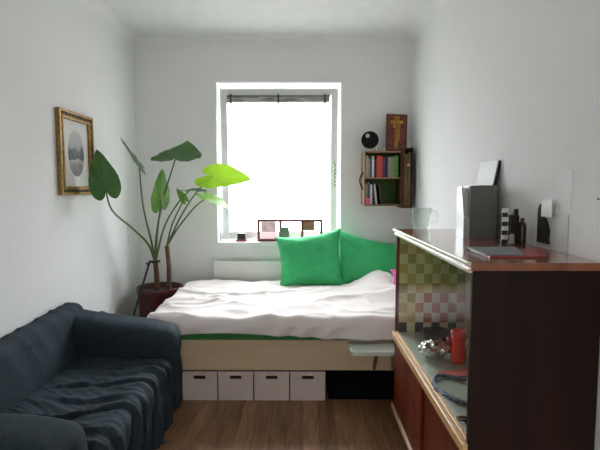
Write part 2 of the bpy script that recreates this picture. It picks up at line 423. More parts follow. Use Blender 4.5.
# storage boxes under the bed
box_m = mat('white cardboard', (204, 190, 178), .8, vary=.02)
dark_hole = mat('dark inside', (18, 16, 15), .9)
def storage_box():
    bm = bmesh.new(); W2, Dp, Hh, th = .229, .40, .192, .004
    hx0, hx1, hz0, hz1 = W2 / 2 - .038, W2 / 2 + .038, .145, .167
    box(bm, 0, hx0, 0, th, 0, Hh); box(bm, hx1, W2, 0, th, 0, Hh); box(bm, hx0, hx1, 0, th, 0, hz0); box(bm, hx0, hx1, 0, th, hz1, Hh)
    box(bm, 0, W2, Dp - th, Dp, 0, Hh); box(bm, 0, th, th, Dp - th, 0, Hh); box(bm, W2 - th, W2, th, Dp - th, 0, Hh); box(bm, th, W2 - th, th, Dp - th, 0, th)
    return bm
sb = thing('storage_box', '', 'box', (0, 0, 0), 'white boxes under the bed')
sbb = obj('body', storage_box(), box_m, sb)
lid = bmesh.new(); box(lid, -.002, .231, -.002, .402, .1925, .196); box(lid, -.002, .231, -.003, 0, .179, .196)
sbl = obj('lid', lid, box_m, sb)
labs = ['white cardboard storage box nearest the sofa, first in the row under the bed', 'second white storage box from the sofa under the bed',
        'third white storage box from the sofa under the bed', 'last white storage box, at the right end beside the black gap under the bed']
for k in range(4):
    if k == 0: r, b_, l_ = sb, sbb, sbl
    else:
        r = sb.copy(); COL.objects.link(r); b_ = sbb.copy(); COL.objects.link(b_); b_.parent = r; l_ = sbl.copy(); COL.objects.link(l_); l_.parent = r
    r.location = (-.795 + k * .2375, BY0 + .008, 0.0005); r['label'] = labs[k]

# ------------------------------------------------------------ flap shelf fixed at the front of the bed
st = thing('bedside_shelf', 'small pale greenish-white shelf flap on a brown bracket at the front of the bed', 'shelf', (.6, 2.95, .37))
bm = bmesh.new(); rr = .03; pts = []
tx0, tx1, ty0, ty1 = P(349, 346, 2.84).x, .93, 2.765, 2.95
for (cx, cy, a0) in ((tx1 - rr, ty1 - rr, 0), (tx0 + rr, ty1 - rr, 90), (tx0 + rr, ty0 + rr, 180), (tx1 - rr, ty0 + rr, 270)):
    for k in range(7): a = math.radians(a0 + 15 * k); pts.append((cx + rr * math.cos(a), cy + rr * math.sin(a)))
zt = .402
lo = [bm.verts.new((x, y, zt - .028)) for x, y in pts]; hi = [bm.verts.new((x, y, zt)) for x, y in pts]
bm.faces.new(lo[::-1]); bm.faces.new(hi)
for k in range(len(pts)): j = (k + 1) % len(pts); bm.faces.new((lo[k], lo[j], hi[j], hi[k]))
obj('shelf_board', bm, mat('pale laminate', (205, 216, 200), .3, coat=.3), st, bevel=.004)
tw = wood('bracket wood', (96, 52, 28), (128, 72, 40), .4, 'X')
bx_ = P(375, 362, 2.93).x
obj('support_rail', B(bx_ - .012, tx1 - .03, 2.925, 2.954, zt - .060, zt - .0285), tw, st)
bm = tube(bmesh.new(), [(bx_ + .012, 2.90, zt - .030), (bx_ - .004, 2.942, .225)], [.012, .010], 10); obj('bracket', bm, tw, st)
# plain black box added to darken the gap at the right end under the bed
cs_ = thing('gap_filler', 'plain black filler box added to darken the gap under the bed right of the white boxes', 'filler', (.55, 3.2, 0))
obj('body', B(.170, .925, BY0 + .02, BY0 + .5, .001, .15), mat('black filler', (9, 8, 8), .9, spec=.1), cs_, bevel=.008)
obj('lid', B(.168, .927, BY0 + .018, BY0 + .502, .152, .192), mat('black filler lid', (9, 8, 8), .9, spec=.1), cs_, bevel=.008)

# ------------------------------------------------------------ sofa
sofa_m = mat('dark blue denim cover', (29, 46, 56), .85, vary=.25, scale=45, bump=.5, bscale=220)
SX0, SX1, SY0, SY1 = L + .018, -.79, 1.41, 2.93
sofa = thing('sofa', 'dark blue two-seat sofa under a wrinkled denim slipcover against the left wall', 'sofa', (-1.15, 2.26, 0))
def ridge(t, s, o): v = noise.noise(Vector((t * s, o, o * .3))); return (1 - abs(v) * 2.2)
# seat with cover falling to the floor at the front
bm = bmesh.new(); NY, NP = 190, 110; g = []
y0, y1 = SY0 + .20, SY1 - .20
xb, xf, ztop = -1.36, -.79, .385; rr = .055
Ltop = xf - rr - xb; Larc = rr * PI / 2; Ldrop = ztop - rr - .012; tot = Ltop + Larc + Ldrop
for j in range(NY + 1):
    row = []; y = y0 + (y1 - y0) * j / NY
    for i in range(NP + 1):
        s = tot * i / NP
        if s < Ltop: x, z, nx_, nz_ = xb + s, ztop, 0, 1
        elif s < Ltop + Larc: a = (s - Ltop) / rr; x, z, nx_, nz_ = xf - rr + rr * math.sin(a), ztop - rr + rr * math.cos(a), math.sin(a), math.cos(a)
        else: x, z, nx_, nz_ = xf, ztop - rr - (s - Ltop - Larc), 1, 0
        q = max(0, s / Ltop - .0); front = smooth01((s - Ltop) / .12)
        ys = y + .10 * (q - .5) * (1 if s < Ltop else 1) + .10 * nz((x, y, z), 2.2)
        f = .5 * max(0, ridge(ys, 5.0, 1.7 + .5 * min(s, Ltop))) ** 4 + .35 * max(0, ridge(ys, 9.0, 7.1 + .8 * min(s, Ltop))) ** 3
        top_amp = .020 * smooth01(s / .15); h = f * (top_amp * (1 - front) + .034 * front)
        h += .012 * nz((x, y, z), 3.5) + .005 * nz((x, y, z), 14) + .006 * max(0, ridge(ys + .3 * s, 17, 4)) ** 3
        h += front * .014 * math.sin(y * 34 + 4 * nz((0, y, 0), 3)) * smooth01((s - Ltop - .05) / .3)
        if s < Ltop: h -= .02 * smooth01(1 - abs(s / Ltop - .55) * 2) 
        drop_in = .02 * smooth01((s - Ltop - Larc) / Ldrop)
        for (c0_, sl, w_, am) in ((1.60, .10, .020, .020), (1.72, .34, .016, .030), (1.86, .18, .026, .018), (2.02, .36, .016, .026), (2.18, .12, .022, .018), (2.33, .26, .015, .022), (2.50, .06, .024, .014), (2.62, .16, .014, .016)):
            sc_ = min(s, Ltop + Larc); d_ = y - (c0_ + sl * (sc_ - .3) * .6 + .05 * noise.noise(Vector((sc_ * 3, c0_ * 7, 0))))
            grow = smooth01(s / .25); k_ = 1.0 + .5 * front
            h += am * .62 * k_ * grow * (math.exp(-(d_ / w_) ** 2) - .6 * math.exp(-((d_ + 1.7 * w_) / (w_ * .9)) ** 2))
        row.append(bm.verts.new((x + nx_ * h - drop_in * .5, y, max(.004, z + nz_ * h))))
    g.append(row)
for j in range(NY):
    for i in range(NP): bm.faces.new((g[j][i], g[j][i + 1], g[j + 1][i + 1], g[j + 1][i]))
st_o = obj('seat', bm, sofa_m, sofa, smooth=True)
def wr(p, n_, a=.010, f=5, seed=0):
    v = a * nz(p + Vector((seed, 0, 0)), f) + .4 * a * nz(p, f * 3.2)
    return p + n_ * v
def back_fn(p, n_):
    # leaning backrest, softly sagging along its top
    t = smooth01((p.z - .30) / .40)
    if n_.x > -.3 and p.x > -1.43: p = p + Vector((-.055 * t, 0, 0))
    p = p + Vector((0, 0, -.012 * math.sin((p.y - 1.5) * 3) * t))
    return p + n_ * (.008 * nz(p, 5) + .012 * max(0, ridge(p.y + .5 * p.z, 7, 3)) ** 3 * t) if n_.x > -.2 else p
obj('backrest', softbox(SX0, -1.335, SY0 + .02, SY1 - .02, 0.01, .675, .055, .028, back_fn), sofa_m, sofa, smooth=True)
def arm_fn(p, n_):
    t = smooth01((p.z - .3) / .2); u = (p.x - SX0) / (SX1 - SX0)
    s = (.085 if p.y > 2 else .05) * max(0, 1 - u * 1.0) ** 1.3
    q = p + Vector((0, 0, s * t - .02 * t * smooth01((u - .75) / .25)))
    bulge = .018 * t
    q += Vector((0, n_.y * bulge, 0))
    amp = .010 + .012 * abs(n_.x)
    fr_ = max(0, ridge(p.x * 1.1 + .3 * p.z, 8, 2)) ** 3 * .010 * (1 if abs(n_.x) < .5 else 0) + max(0, ridge(p.y * 2.2 + .25 * p.z, 6, 5)) ** 3 * .014 * abs(n_.x)
    return q + n_ * (amp * nz(p, 5.5) + fr_)
obj('armrest', softbox(SX0 + .01, SX1 + .005, SY1 - .215, SY1 - .005, .008, .565, .065, .022, arm_fn), sofa_m, sofa, smooth=True)
obj('armrest', softbox(SX0 + .01, SX1 + .005, SY0, SY0 + .205, .008, .590, .065, .022, arm_fn), sofa_m, sofa, smooth=True)

# ------------------------------------------------------------ cabinet
cab = thing('display_cabinet', 'reddish-brown wooden display cabinet with glazed upper half along the right wall', 'cabinet', (.745, 2.04, 0))
CX0, CX1, CY0, CY1, CT, CM = .532, R - .004, 1.468, 2.70, 1.162, .556
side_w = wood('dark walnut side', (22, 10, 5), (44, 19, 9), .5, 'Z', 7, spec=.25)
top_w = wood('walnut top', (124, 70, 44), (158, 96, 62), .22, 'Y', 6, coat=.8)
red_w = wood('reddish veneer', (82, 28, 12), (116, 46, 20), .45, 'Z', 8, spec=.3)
pale_w = wood('pale beech strip', (206, 160, 104), (226, 186, 132), .35, 'Y', 5, coat=.4)
edge_w = wood('ivory edge strip', (222, 204, 176), (236, 222, 198), .25, 'Y', 5, coat=.6)
T = .02
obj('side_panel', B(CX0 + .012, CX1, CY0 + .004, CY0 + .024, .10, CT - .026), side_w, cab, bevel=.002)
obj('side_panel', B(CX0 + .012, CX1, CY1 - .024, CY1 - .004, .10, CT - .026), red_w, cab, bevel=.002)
tp = obj('top_panel', B(CX0 + .006, CX1, CY0, CY1, CT - .026, CT), top_w, cab, bevel=.002)
obj('top_edge', B(CX0 - .008, CX0 + .0055, CY0, CY1, CT - .012, CT + .003), edge_w, cab, bevel=.003)
obj('top_edge', B(CX0 - .002, CX0 + .0115, CY0 + .004, CY1 - .004, CT - .034, CT - .020), edge_w, cab, bevel=.003)
obj('back_panel', B(CX1 - .014, CX1 - .004, CY0 + .024, CY1 - .024, .12, CT - .026), mat('cream back board', (200, 190, 160), .6), cab)
obj('shelf', B(CX0 + .03, CX1 - .014, CY0 + .024, CY1 - .024, CM - .02, CM), mat('pale grey green shelf', (172, 186, 168), .35, vary=.05, coat=.3), cab)
obj('rail', B(CX0 - .006, CX0 + .013, CY0 + .004, CY1 - .004, CM - .036, CM + .000), pale_w, cab, bevel=.003)
obj('rail', B(CX0 + .013, CX0 + .03, CY0 + .024, CY1 - .024, CM - .036, CM + .006), pale_w, cab, bevel=.003)
obj('bottom_panel', B(CX0 + .03, CX1 - .014, CY0 + .024, CY1 - .024, .10, .12), side_w, cab)
obj('rail', B(CX0 - .004, CX0 + .016, CY0 + .004, CY1 - .004, .085, .112), wood('pale lower strip', (190, 160, 128), (205, 178, 146), .4, 'Y'), cab, bevel=.003)
ym = (CY0 + CY1) / 2
for a, b, ky, xo in ((CY0 + .024, ym + .01, ym - .04, .024), (ym - .01, CY1 - .024, ym + .05, .008)):
    d_ = obj('door', B(CX0 + xo, CX0 + xo + .014, a, b, .113, CM - .037), red_w, cab, bevel=.002)
    kb = bmesh.new(); kx = CX0 + xo - .0005
    if xo == .008:
        tube(kb, [(kx - .0012, 2.20, .36), (kx + .0002, 2.20, .36)], .009, 16); obj('keyhole', kb, mat('dark brass', (50, 36, 22), .4, .6), d_)
gl = pane_mat('cabinet glass', .045)
obj('glass_pane', B(CX0 + .020, CX0 + .024, CY0 + .024, ym + .02, CM + .0065, CT - .0345), gl, cab)
obj('glass_pane', B(CX0 + .013, CX0 + .0165, ym - .02, CY1 - .024, CM + .0065, CT - .0345), gl, cab)
for xx in (CX0 + .04, CX1 - .08):
    for yy in (CY0 + .04, CY1 - .08):
        obj('leg', tube(bmesh.new(), [(xx + .02, yy + .02, .10), (xx + .02, yy + .02, 0)], [.022, .015], 12), side_w, cab)
# chequered lining on the far inside end wall
cols, rows = 8, 10
cm_ = [mat('chequer ' + n_, c, .4, vary=.1) for n_, c in (('cream', (214, 206, 150)), ('gold', (188, 170, 92)), ('dull gold', (168, 152, 78)), ('red', (168, 62, 38)), ('black', (28, 26, 20)), ('rust', (186, 110, 62)), ('white', (226, 220, 196)))]
bm = bmesh.new(); lx0, lx1, lz0, lz1 = CX0 + .03, CX1 - .0145, CM + .001, CT - .027
cw, ch = (lx1 - lx0) / cols, (lz1 - lz0) / rows
for i in range(cols):
    for j in range(rows):
        jt = rows - 1 - j
        if (i + j) % 2: k = 6 if jt >= 6 and i > 1 else 0
        else:
            k = 2 if (i * 7 + j * 3) % 4 == 0 else 1
            if jt >= 9: k = 4
            elif jt >= 6 and i > 1: k = 3 if (i + jt) % 3 else 5
        box(bm, lx0 + i * cw, lx0 + (i + 1) * cw - .0004, CY1 - .0265, CY1 - .0242, lz0 + j * ch, lz0 + (j + 1) * ch - .0004, None, k)
obj('chequered_lining', bm, cm_, cab)

# things inside the cabinet, on its shelf
def on(px, py, z): return PZ(px, py, z)
q = on(434, 358, CM)
bm = bmesh.new(); bmesh.ops.create_icosphere(bm, subdivisions=4, radius=1)
for v in bm.verts:
    c = v.co.copy(); k = 1 + .25 * nz(c, 1.9) + .16 * abs(nz(c, 4.5))
    v.co = Vector((q.x + c.x * .068 * k, q.y + c.y * .055 * k, CM + .046 + max(-.044, c.z * .046 * k)))
tag(obj('foil_bundle', bm, mat('crumpled silver foil', (225, 225, 228), .18, 1.0)), 'crumpled silver foil lump on the cabinet shelf left of the red vase', 'foil')
q = on(458, 362, CM)
bm = lathe(bmesh.new(), [(0, 0), (.034, 0), (.036, .01), (.033, .05), (.029, .085), (.030, .10), (.036, .135), (.037, .155), (.031, .158), (.027, .15), (.025, .09), (.028, .02), (0, .015)], q.x, q.y, CM, 32)
tag(obj('vase', bm, mat('glossy red glaze', (238, 40, 28), .25, coat=.5), smooth=True), 'glossy red waisted vase on the cabinet shelf', 'vase')
q = on(451, 352, CM)
bm = bmesh.new(); bmesh.ops.create_icosphere(bm, subdivisions=3, radius=.028, matrix=Matrix.Translation((q.x, q.y, CM + .06)))
tube(bm, [(q.x, q.y, CM), (q.x, q.y, CM + .04)], [.022, .010], 16)
tag(obj('goblet', bm, mat('dark red glass', (150, 20, 40), .2), smooth=True), 'small dark red round goblet half behind the red vase', 'goblet')
q = on(470, 362, CM)
bm = lathe(bmesh.new(), [(0, 0), (.022, 0), (.036, .03), (.038, .06), (.030, .10), (.018, .115), (.015, .11), (.025, .09), (.032, .05), (.02, .01), (0, .008)], q.x + .01, q.y, CM, 28)
tag(obj('jar', bm, mat('cream ceramic', (215, 190, 165), .35), smooth=True), 'cream rounded jar just right of the red vase', 'jar')
# black basket-like bowl far back on the shelf
q = on(437, 341, CM)
bm = bmesh.new(); q.y = min(q.y, CY1 - .13)
bk = [(0, 0), (.060, 0), (.075, .035), (.088, .055), (.084, .055), (.071, .033), (.056, .006), (0, .006)]
lathe(bm, bk, q.x, q.y, CM, 28)
bw = tag(obj('bowl', bm, mat('black lacquer', (20, 18, 16), .35), smooth=True), 'black flared bowl at the back of the cabinet shelf', 'bowl')
# magazine and necklace
q = on(452, 374, CM)
bm = bmesh.new(); mt = Matrix.Translation((q.x + .03, q.y, CM)) @ Matrix.Rotation(math.radians(8), 4, 'Z')
box(bm, -.085, .085, -.035, .035, .000, .005, mt); obj_ = obj('booklet', bm, mat('red pink cover', (196, 110, 100), .5, vary=.3, scale=30)); tag(obj_, 'thin pink-red booklet lying flat on the cabinet shelf', 'booklet')
bm = bmesh.new(); pts = [on(a, b, CM + .010) for a, b in ((466, 381), (450, 377), (438, 376), (433, 382), (436, 389), (446, 395), (456, 400), (468, 404), (482, 404))]
cc = spline(pts, 10)
for off, ph in (((0, 0, 0), 0), ((.004, .010, 0), 1.5)):
    tube(bm, [p + Vector(off) + Vector((.003 * math.sin(k * .9 + ph), .003 * math.cos(k * 1.1 + ph), .001 * math.sin(k))) for k, p in enumerate(cc)], .0058, 8)
tag(obj('rope_necklace', bm, mat('grey blue cord', (70, 88, 112), .6, vary=.4, scale=80), smooth=True), 'grey-blue twisted cord laid in a loop on the cabinet shelf', 'cord')
bm = bmesh.new(); pts = [on(463, 419, CM + .005) + Vector((.022 * math.cos(t * PI / 12), .016 * math.sin(t * PI / 12), 0)) for t in range(25)]
tube(bm, pts, .0042, 8, cap=False); tag(obj('ring', bm, mat('black plastic', (20, 20, 22), .3), smooth=True), 'small black ring near the front edge of the cabinet shelf', 'ring')

# ------------------------------------------------------------ things on the cabinet top
# clear glass jug
q = on(419, 229, CT); q.y = min(q.y, CY1 - .06); q.x = max(q.x, .60)
bm = lathe(bmesh.new(), [(0, .001), (.038, .001), (.046, .02), (.052, .07), (.056, .125), (.054, .126), (.049, .07), (.043, .022), (.034, .010), (0, .010)], q.x, q.y, CT, 36)
def jug_glass():
    m = bpy.data.materials.new('clear jug glass'); m.use_nodes = True; n = m.node_tree; n.nodes.clear()
    o = n.nodes.new('ShaderNodeOutputMaterial'); tr = n.nodes.new('ShaderNodeBsdfTransparent'); g = n.nodes.new('ShaderNodeBsdfGlossy'); g.inputs['Roughness'].default_value = .05
    tr.inputs[0].default_value = (.93, .95, .94, 1)
    lw = n.nodes.new('ShaderNodeLayerWeight'); lw.inputs[0].default_value = .12; mx = n.nodes.new('ShaderNodeMixShader')
    ml = n.nodes.new('ShaderNodeMath'); ml.operation = 'MULTIPLY'; ml.inputs[1].default_value = .30; n.links.new(lw.outputs['Fresnel'], ml.inputs[0]); n.links.new(ml.outputs[0], mx.inputs[0]); n.links.new(tr.outputs[0], mx.inputs[1]); n.links.new(g.outputs[0], mx.inputs[2]); n.links.new(mx.outputs[0], o.inputs[0]); return m
jg = jug_glass()
jug = thing('glass_jug', 'clear glass jug at the window end of the cabinet top', 'jug', (q.x, q.y, CT)); obj('bowl', bm, jg, jug, smooth=True)
bm = tube(bmesh.new(), spline([(q.x + .052, q.y, CT + .11), (q.x + .085, q.y, CT + .10), (q.x + .09, q.y, CT + .06), (q.x + .050, q.y, CT + .035)]), .006, 8); obj('handle', bm, jg, jug, smooth=True)
# silver magazine file beside a dark grey one
silver = mat('brushed silver card', (190, 192, 192), .35, .3); dgrey = mat('dark grey card', (104, 106, 102), .6, vary=.06)
def magfile(name, label, x0, x1, y0, y1, h, m1, cut):
    t = thing(name, label, 'magazine file', ((x0 + x1) / 2, (y0 + y1) / 2, CT), 'magazine files on the cabinet')
    z = CT + .0005
    obj('back_panel', B(x1 - .003, x1, y0 + .003, y1 - .003, z, z + h), m1, t)
    obj('front_panel', B(x0, x0 + .003, y0 + .003, y1 - .003, z, z + h * cut), m1, t)
    for yy in (y0, y1 - .003):
        bm = bmesh.new(); pr = [(x0, z), (x1, z), (x1, z + h), (x0 + (x1 - x0) * .35, z + h), (x0, z + h * cut)]
        a = [bm.verts.new((x, yy, zz)) for x, zz in pr]; b = [bm.verts.new((x, yy + .003, zz)) for x, zz in pr]
        bm.faces.new(a[::-1]); bm.faces.new(b)
        for k in range(5): j = (k + 1) % 5; bm.faces.new((a[k], a[j], b[j], b[k]))
        obj('side_panel', bm, m1, t)
    obj('base', B(x0 + .003, x1 - .003, y0 + .003, y1 - .003, z, z + .003), m1, t)
    return t
# dark slab-like file with its broad face to the room
q = on(470, 238, CT); qx1 = on(496, 238, CT).x
magfile('magazine_file', 'dark grey magazine file with its broad side to the room', q.x, qx1, q.y, q.y + .085, .250, dgrey, .98)
qs = on(457, 236, CT)
t = thing('magazine_file', 'narrow shiny silver magazine file standing left of the dark grey file', 'magazine file', (qs.x, qs.y, CT), 'magazine files on the cabinet')
for k in range(2):
    x0 = qs.x + k * .027
    bm = bmesh.new(); y0 = q.y + .004; y1 = q.y + .11
    pr = [(y0, CT + .0005), (y1, CT + .0005), (y1, CT + .24), (y0 + .04, CT + .25), (y0, CT + .245 if k else CT + .10)]
    a = [bm.verts.new((x0, y, z)) for y, z in pr]; b = [bm.verts.new((x0 + .003, y, z)) for y, z in pr]
    bm.faces.new(a[::-1]); bm.faces.new(b)
    for i in range(5): j = (i + 1) % 5; bm.faces.new((a[i], a[j], b[j], b[i]))
    obj('side_panel', bm, silver, t)
obj('front_panel', B(qs.x + .003, qs.x + .027, q.y + .004, q.y + .007, CT + .0005, CT + .10), silver, t)
obj('back_panel', B(qs.x + .003, qs.x + .027, q.y + .107, q.y + .11, CT + .0005, CT + .24), silver, t)
bm = bmesh.new()
for k in range(4): box(bm, qs.x + .006 + k * .005, qs.x + .009 + k * .005, q.y + .02, q.y + .10, CT + .004, CT + .235 - .01 * (k % 2))
tag(obj('brochures', bm, mat('white paper', (228, 228, 224), .7)), 'white brochures standing in the silver magazine file', 'brochures')
# framed board leaning on the wall above the files
bd = thing('picture_board', 'white board with a black edge leaning on the right wall behind the files', 'picture', (.9, 2.36, CT))
def quadslab(bm, c, th):
    c = [Vector(a) for a in c]; n_ = (c[1] - c[0]).cross(c[3] - c[0]).normalized() * th
    a = [bm.verts.new(p) for p in c]; b = [bm.verts.new(p + n_) for p in c]
    bm.faces.new(a); bm.faces.new(b[::-1])
    for k in range(4): j = (k + 1) % 4; bm.faces.new((a[j], a[k], b[k], b[j]))
    return bm
A0 = Vector((.885, 2.51, CT + .001)); A1 = Vector((.885, 2.285, CT + .001)); up = Vector((.070, 0, .372)); 
obj('sheet', quadslab(bmesh.new(), [A0, A1, A1 + up, A0 + up], .006), mat('white board', (222, 224, 222), .5), bd)
obj('backing', quadslab(bmesh.new(), [A0 + Vector((.0065, 0, 0)), A1 + Vector((.0065, 0, 0)), A1 + up + Vector((.0065, 0, 0)), A0 + up + Vector((.0065, 0, 0))], -.010), mat('black backing', (24, 24, 24), .6), bd)
# toy camera, film strip and bottle
q = on(511, 245, CT)
bm = bmesh.new(); mt = Matrix.Translation((q.x - .012, q.y + .03, CT + .001)) @ Matrix.Rotation(math.radians(-8), 4, 'Z')
for k in range(8):
    box(bm, -.015, .008, 0, .016, k * .019, (k + 1) * .019 - .0002, mt @ Matrix.Translation((.003 * (k % 2), 0, 0)), k % 2)
tag(obj('domino_tower', bm, [mat('tile black', (22, 22, 22), .4), mat('tile white', (220, 220, 215), .4)]), 'small black and white striped upright block on the cabinet top', 'block')
cm = thing('camera', 'small black camera standing upright beside the striped block', 'camera', (q.x + .02, q.y + .03, CT)); blk = mat('camera black', (24, 22, 20), .4)
obj('body', B(-.0 + q.x + .002, q.x + .042, q.y + .02, q.y + .045, CT + .001, CT + .125), blk, cm, bevel=.004)
obj('lens', tube(bmesh.new(), [(q.x + .022, q.y + .02, CT + .045), (q.x + .022, q.y + .0, CT + .045)], .016, 20), blk, cm, bevel=.002)
obj('viewfinder', B(q.x + .018, q.x + .038, q.y + .022, q.y + .043, CT + .125, CT + .150), blk, cm, bevel=.003)
bm = lathe(bmesh.new(), [(0, 0), (.017, 0), (.0175, .004), (.0175, .075), (.014, .088), (.008, .094), (.008, .110), (0, .110)], q.x + .060, q.y + .035, CT + .001, 20)
tag(obj('bottle', bm, mat('amber brown', (70, 44, 26), .25), smooth=True), 'small brown bottle right of the black camera', 'bottle')
bm = lathe(bmesh.new(), [(0, 0), (.010, 0), (.012, .01), (.009, .025), (.011, .038), (.007, .046), (0, .048)], q.x + .001, q.y - .004, CT + .001, 16)
tag(obj('figurine', bm, mat('bone colour', (170, 158, 140), .5), smooth=True), 'tiny pale figurine in front of the black camera', 'figurine')
# flat magazines
def flat(name, label, px0, px1, py0, py1, z, h, m, grp='magazines lying on the cabinet'):
    c = [on(px0, py1, z), on(px1, py1, z), on(px1 - 8, py0, z), on(px0 - 20, py0, z)]
    bm = bmesh.new(); a = [bm.verts.new(p) for p in c]; b = [bm.verts.new(p + Vector((0, 0, h))) for p in c]
    bm.faces.new(a); bm.faces.new(b[::-1])
    for k in range(4): j = (k + 1) % 4; bm.faces.new((a[j], a[k], b[k], b[j]))
    return tag(obj(name, bm, m, bevel=.0008), label, 'magazine', grp)
flat('magazine', 'reddish-pink magazine lying under the grey one, nearest the cabinet edge', 490, 548, 250, 258, CT + .0008, .006, mat('pink red cover', (150, 70, 66), .35, vary=.35, scale=20))
flat('magazine', 'grey-blue glossy magazine lying on the cabinet in front of the files', 486, 524, 248, 255.5, CT + .0072, .005, mat('grey cover', (120, 124, 124), .5, vary=.3, scale=18))
# papers and pictures on the right wall
def wallrect(x, y0, y1, z0, z1, th, m, name, label, cat, bev=0):
    return tag(obj(name, B(x - th, x, y0, y1, z0, z1), m, bevel=bev), label, cat)
def onx(px, py, x):
    d = RC @ Vector(((px - 300) / F, -(py - 225) / F, -1.0)); return Vector((0, 0, H)) + d * (x / d.x)
def yw(px): return onx(px, 220, R).y
def zw(px, py): return onx(px, py, R).z
pp = pane_mat('clear film', .06, (.90, .92, .91), .25)
wallrect(R - .0002, yw(571), yw(556), zw(563, 208), zw(563, 171), .002, mat('white tracing paper', (226, 230, 230), .6), 'paper_sheet', 'pale white sheet on the right wall above the cabinet', 'paper')
wallrect(R - .0002, yw(569), yw(538), CT + .004, CT + .14, .003, mat('pale card', (200, 202, 196), .5), 'card_sheet', 'pale square card against the wall behind the black silhouette figure', 'card')
wallrect(R - .0145, yw(555.5), yw(545), zw(550, 217), zw(550, 200), .002, mat('postcard white', (240, 240, 238), .4), 'postcard', 'small bright white postcard above the black silhouette figure', 'postcard')
bm = bmesh.new(); ya, yb = yw(552), yw(541)
def Q(u, z): return ya + (yb - ya) * u, CT + .020 + z * 1.02
pr = [Q(0, 0), Q(1, 0), Q(1, .13), Q(.85, .152), Q(.62, .15), Q(.55, .10), Q(.35, .095), Q(.2, .075), Q(.02, .05), Q(.08, .02)]
a = [bm.verts.new((R - .014, y, z)) for y, z in pr]; b = [bm.verts.new((R - .004, y, z)) for y, z in pr]
bm.faces.new(a); bm.faces.new(b[::-1])
for k in range(len(pr)): j = (k + 1) % len(pr); bm.faces.new((a[k], a[j], b[j], b[k]))
tag(obj('silhouette_figure', bm, mat('black cut-out', (16, 16, 16), .6)), 'black cut-out figure on the pale card against the right wall', 'figure')
bm = tube(bmesh.new(), [(R, yw(598), zw(598, 199)), (R - .006, yw(598), zw(598, 199))], .0025, 8)
tag(obj('nail', bm, mat('nail steel', (60, 60, 60), .4, .8)), 'tiny dark nail in the right wall', 'nail')

# ------------------------------------------------------------ picture on the left wall
gold = mat('antique gold', (150, 118, 62), .38, .55, vary=.35, scale=60); dgold = mat('dark gilt relief', (58, 44, 26), .5, .3)
fy0, fy1, fz0, fz1 = 2.845, 3.30, 1.355, 1.889
pic = thing('framed_picture', 'ornate gold frame with a small oval grey landscape on the left wall', 'picture', (L + .01, (fy0 + fy1) / 2, fz0))
bm = bmesh.new()
def fr_strip(bm, w0, w1, x0, x1, mi=0):
    a, b, c, d = fy0 + w0, fy1 - w0, fz0 + w0, fz1 - w0; ww = w1 - w0
    box(bm, x0, x1, a, a + ww, c, d, None, mi); box(bm, x0, x1, b - ww, b, c, d, None, mi)
    box(bm, x0, x1, a + ww, b - ww, d - ww, d, None, mi); box(bm, x0, x1, a + ww, b - ww, c, c + ww, None, mi)
fr_strip(bm, 0, .018, L + .001, L + .03); fr_strip(bm, .018, .04, L + .001, L + .022); fr_strip(bm, .04, .055, L + .001, L + .027)
obj('frame', bm, gold, pic, bevel=.003)
bm = bmesh.new(); nn = 11
for k in range(nn):
    t = (k + .5) / nn
    for (yy, zz, hor) in ((fy0 + (fy1 - fy0) * t, fz1 - .024, 1), (fy0 + (fy1 - fy0) * t, fz0 + .024, 1), (fy0 + .024, fz0 + (fz1 - fz0) * t, 0), (fy1 - .024, fz0 + (fz1 - fz0) * t, 0)):
        hy, hz = (.016, .010) if hor else (.010, .016)
        box(bm, L + .0205, L + .027, yy - hy, yy + hy, zz - hz, zz + hz)
obj('relief', bm, dgold, pic, bevel=.003)
obj('mount', B(L + .001, L + .010, fy0 + .052, fy1 - .052, fz0 + .052, fz1 - .052), mat('white mount', (226, 224, 220), .7), pic)
om = bpy.data.materials.new('grey landscape'); om.use_nodes = True; n = om.node_tree; b = n.nodes['Principled BSDF']; b.inputs['Roughness'].default_value = .6
t = n.nodes.new('ShaderNodeTexCoord'); s = n.nodes.new('ShaderNodeSeparateXYZ'); nn_ = n.nodes.new('ShaderNodeTexNoise'); nn_.inputs['Scale'].default_value = 14
ad = n.nodes.new('ShaderNodeMath'); ad.operation = 'MULTIPLY_ADD'; ad.inputs[1].default_value = .16
mr2 = n.nodes.new('ShaderNodeMapRange'); mr2.inputs['From Min'].default_value = 1.48 + .08; mr2.inputs['From Max'].default_value = 1.79 + .08
r = n.nodes.new('ShaderNodeValToRGB'); els = r.color_ramp.elements
els[0].position = 0; els[0].color = (*srgb((110, 112, 112)), 1); els[1].position = 1; els[1].color = (*srgb((205, 205, 200)), 1)
for p_, c_ in ((.2, (140, 142, 140)), (.32, (196, 186, 168)), (.42, (70, 76, 80)), (.52, (100, 104, 106)), (.62, (170, 172, 170))):
    e = els.new(p_); e.color = (*srgb(c_), 1)
n.links.new(t.outputs['Object'], s.inputs[0]); n.links.new(t.outputs['Object'], nn_.inputs['Vector']); n.links.new(nn_.outputs[0], ad.inputs[0]); n.links.new(s.outputs['Z'], ad.inputs[2])
n.links.new(ad.outputs[0], mr2.inputs[0]); n.links.new(mr2.outputs[0], r.inputs[0]); n.links.new(r.outputs[0], b.inputs['Base Color'])
bm = bmesh.new(); cy, cz = (fy0 + fy1) / 2 + .005, 1.625
vv = [bm.verts.new((L + .0115, cy + .105 * math.cos(k * PI / 20), cz + .150 * math.sin(k * PI / 20))) for k in range(40)]; v2 = [bm.verts.new((L + .0101, v.co.y, v.co.z)) for v in vv]
bm.faces.new(vv); bm.faces.new(v2[::-1])
for k in range(40): bm.faces.new((vv[k], vv[(k + 1) % 40], v2[(k + 1) % 40], v2[k]))
obj('oval_print', bm, om, pic)
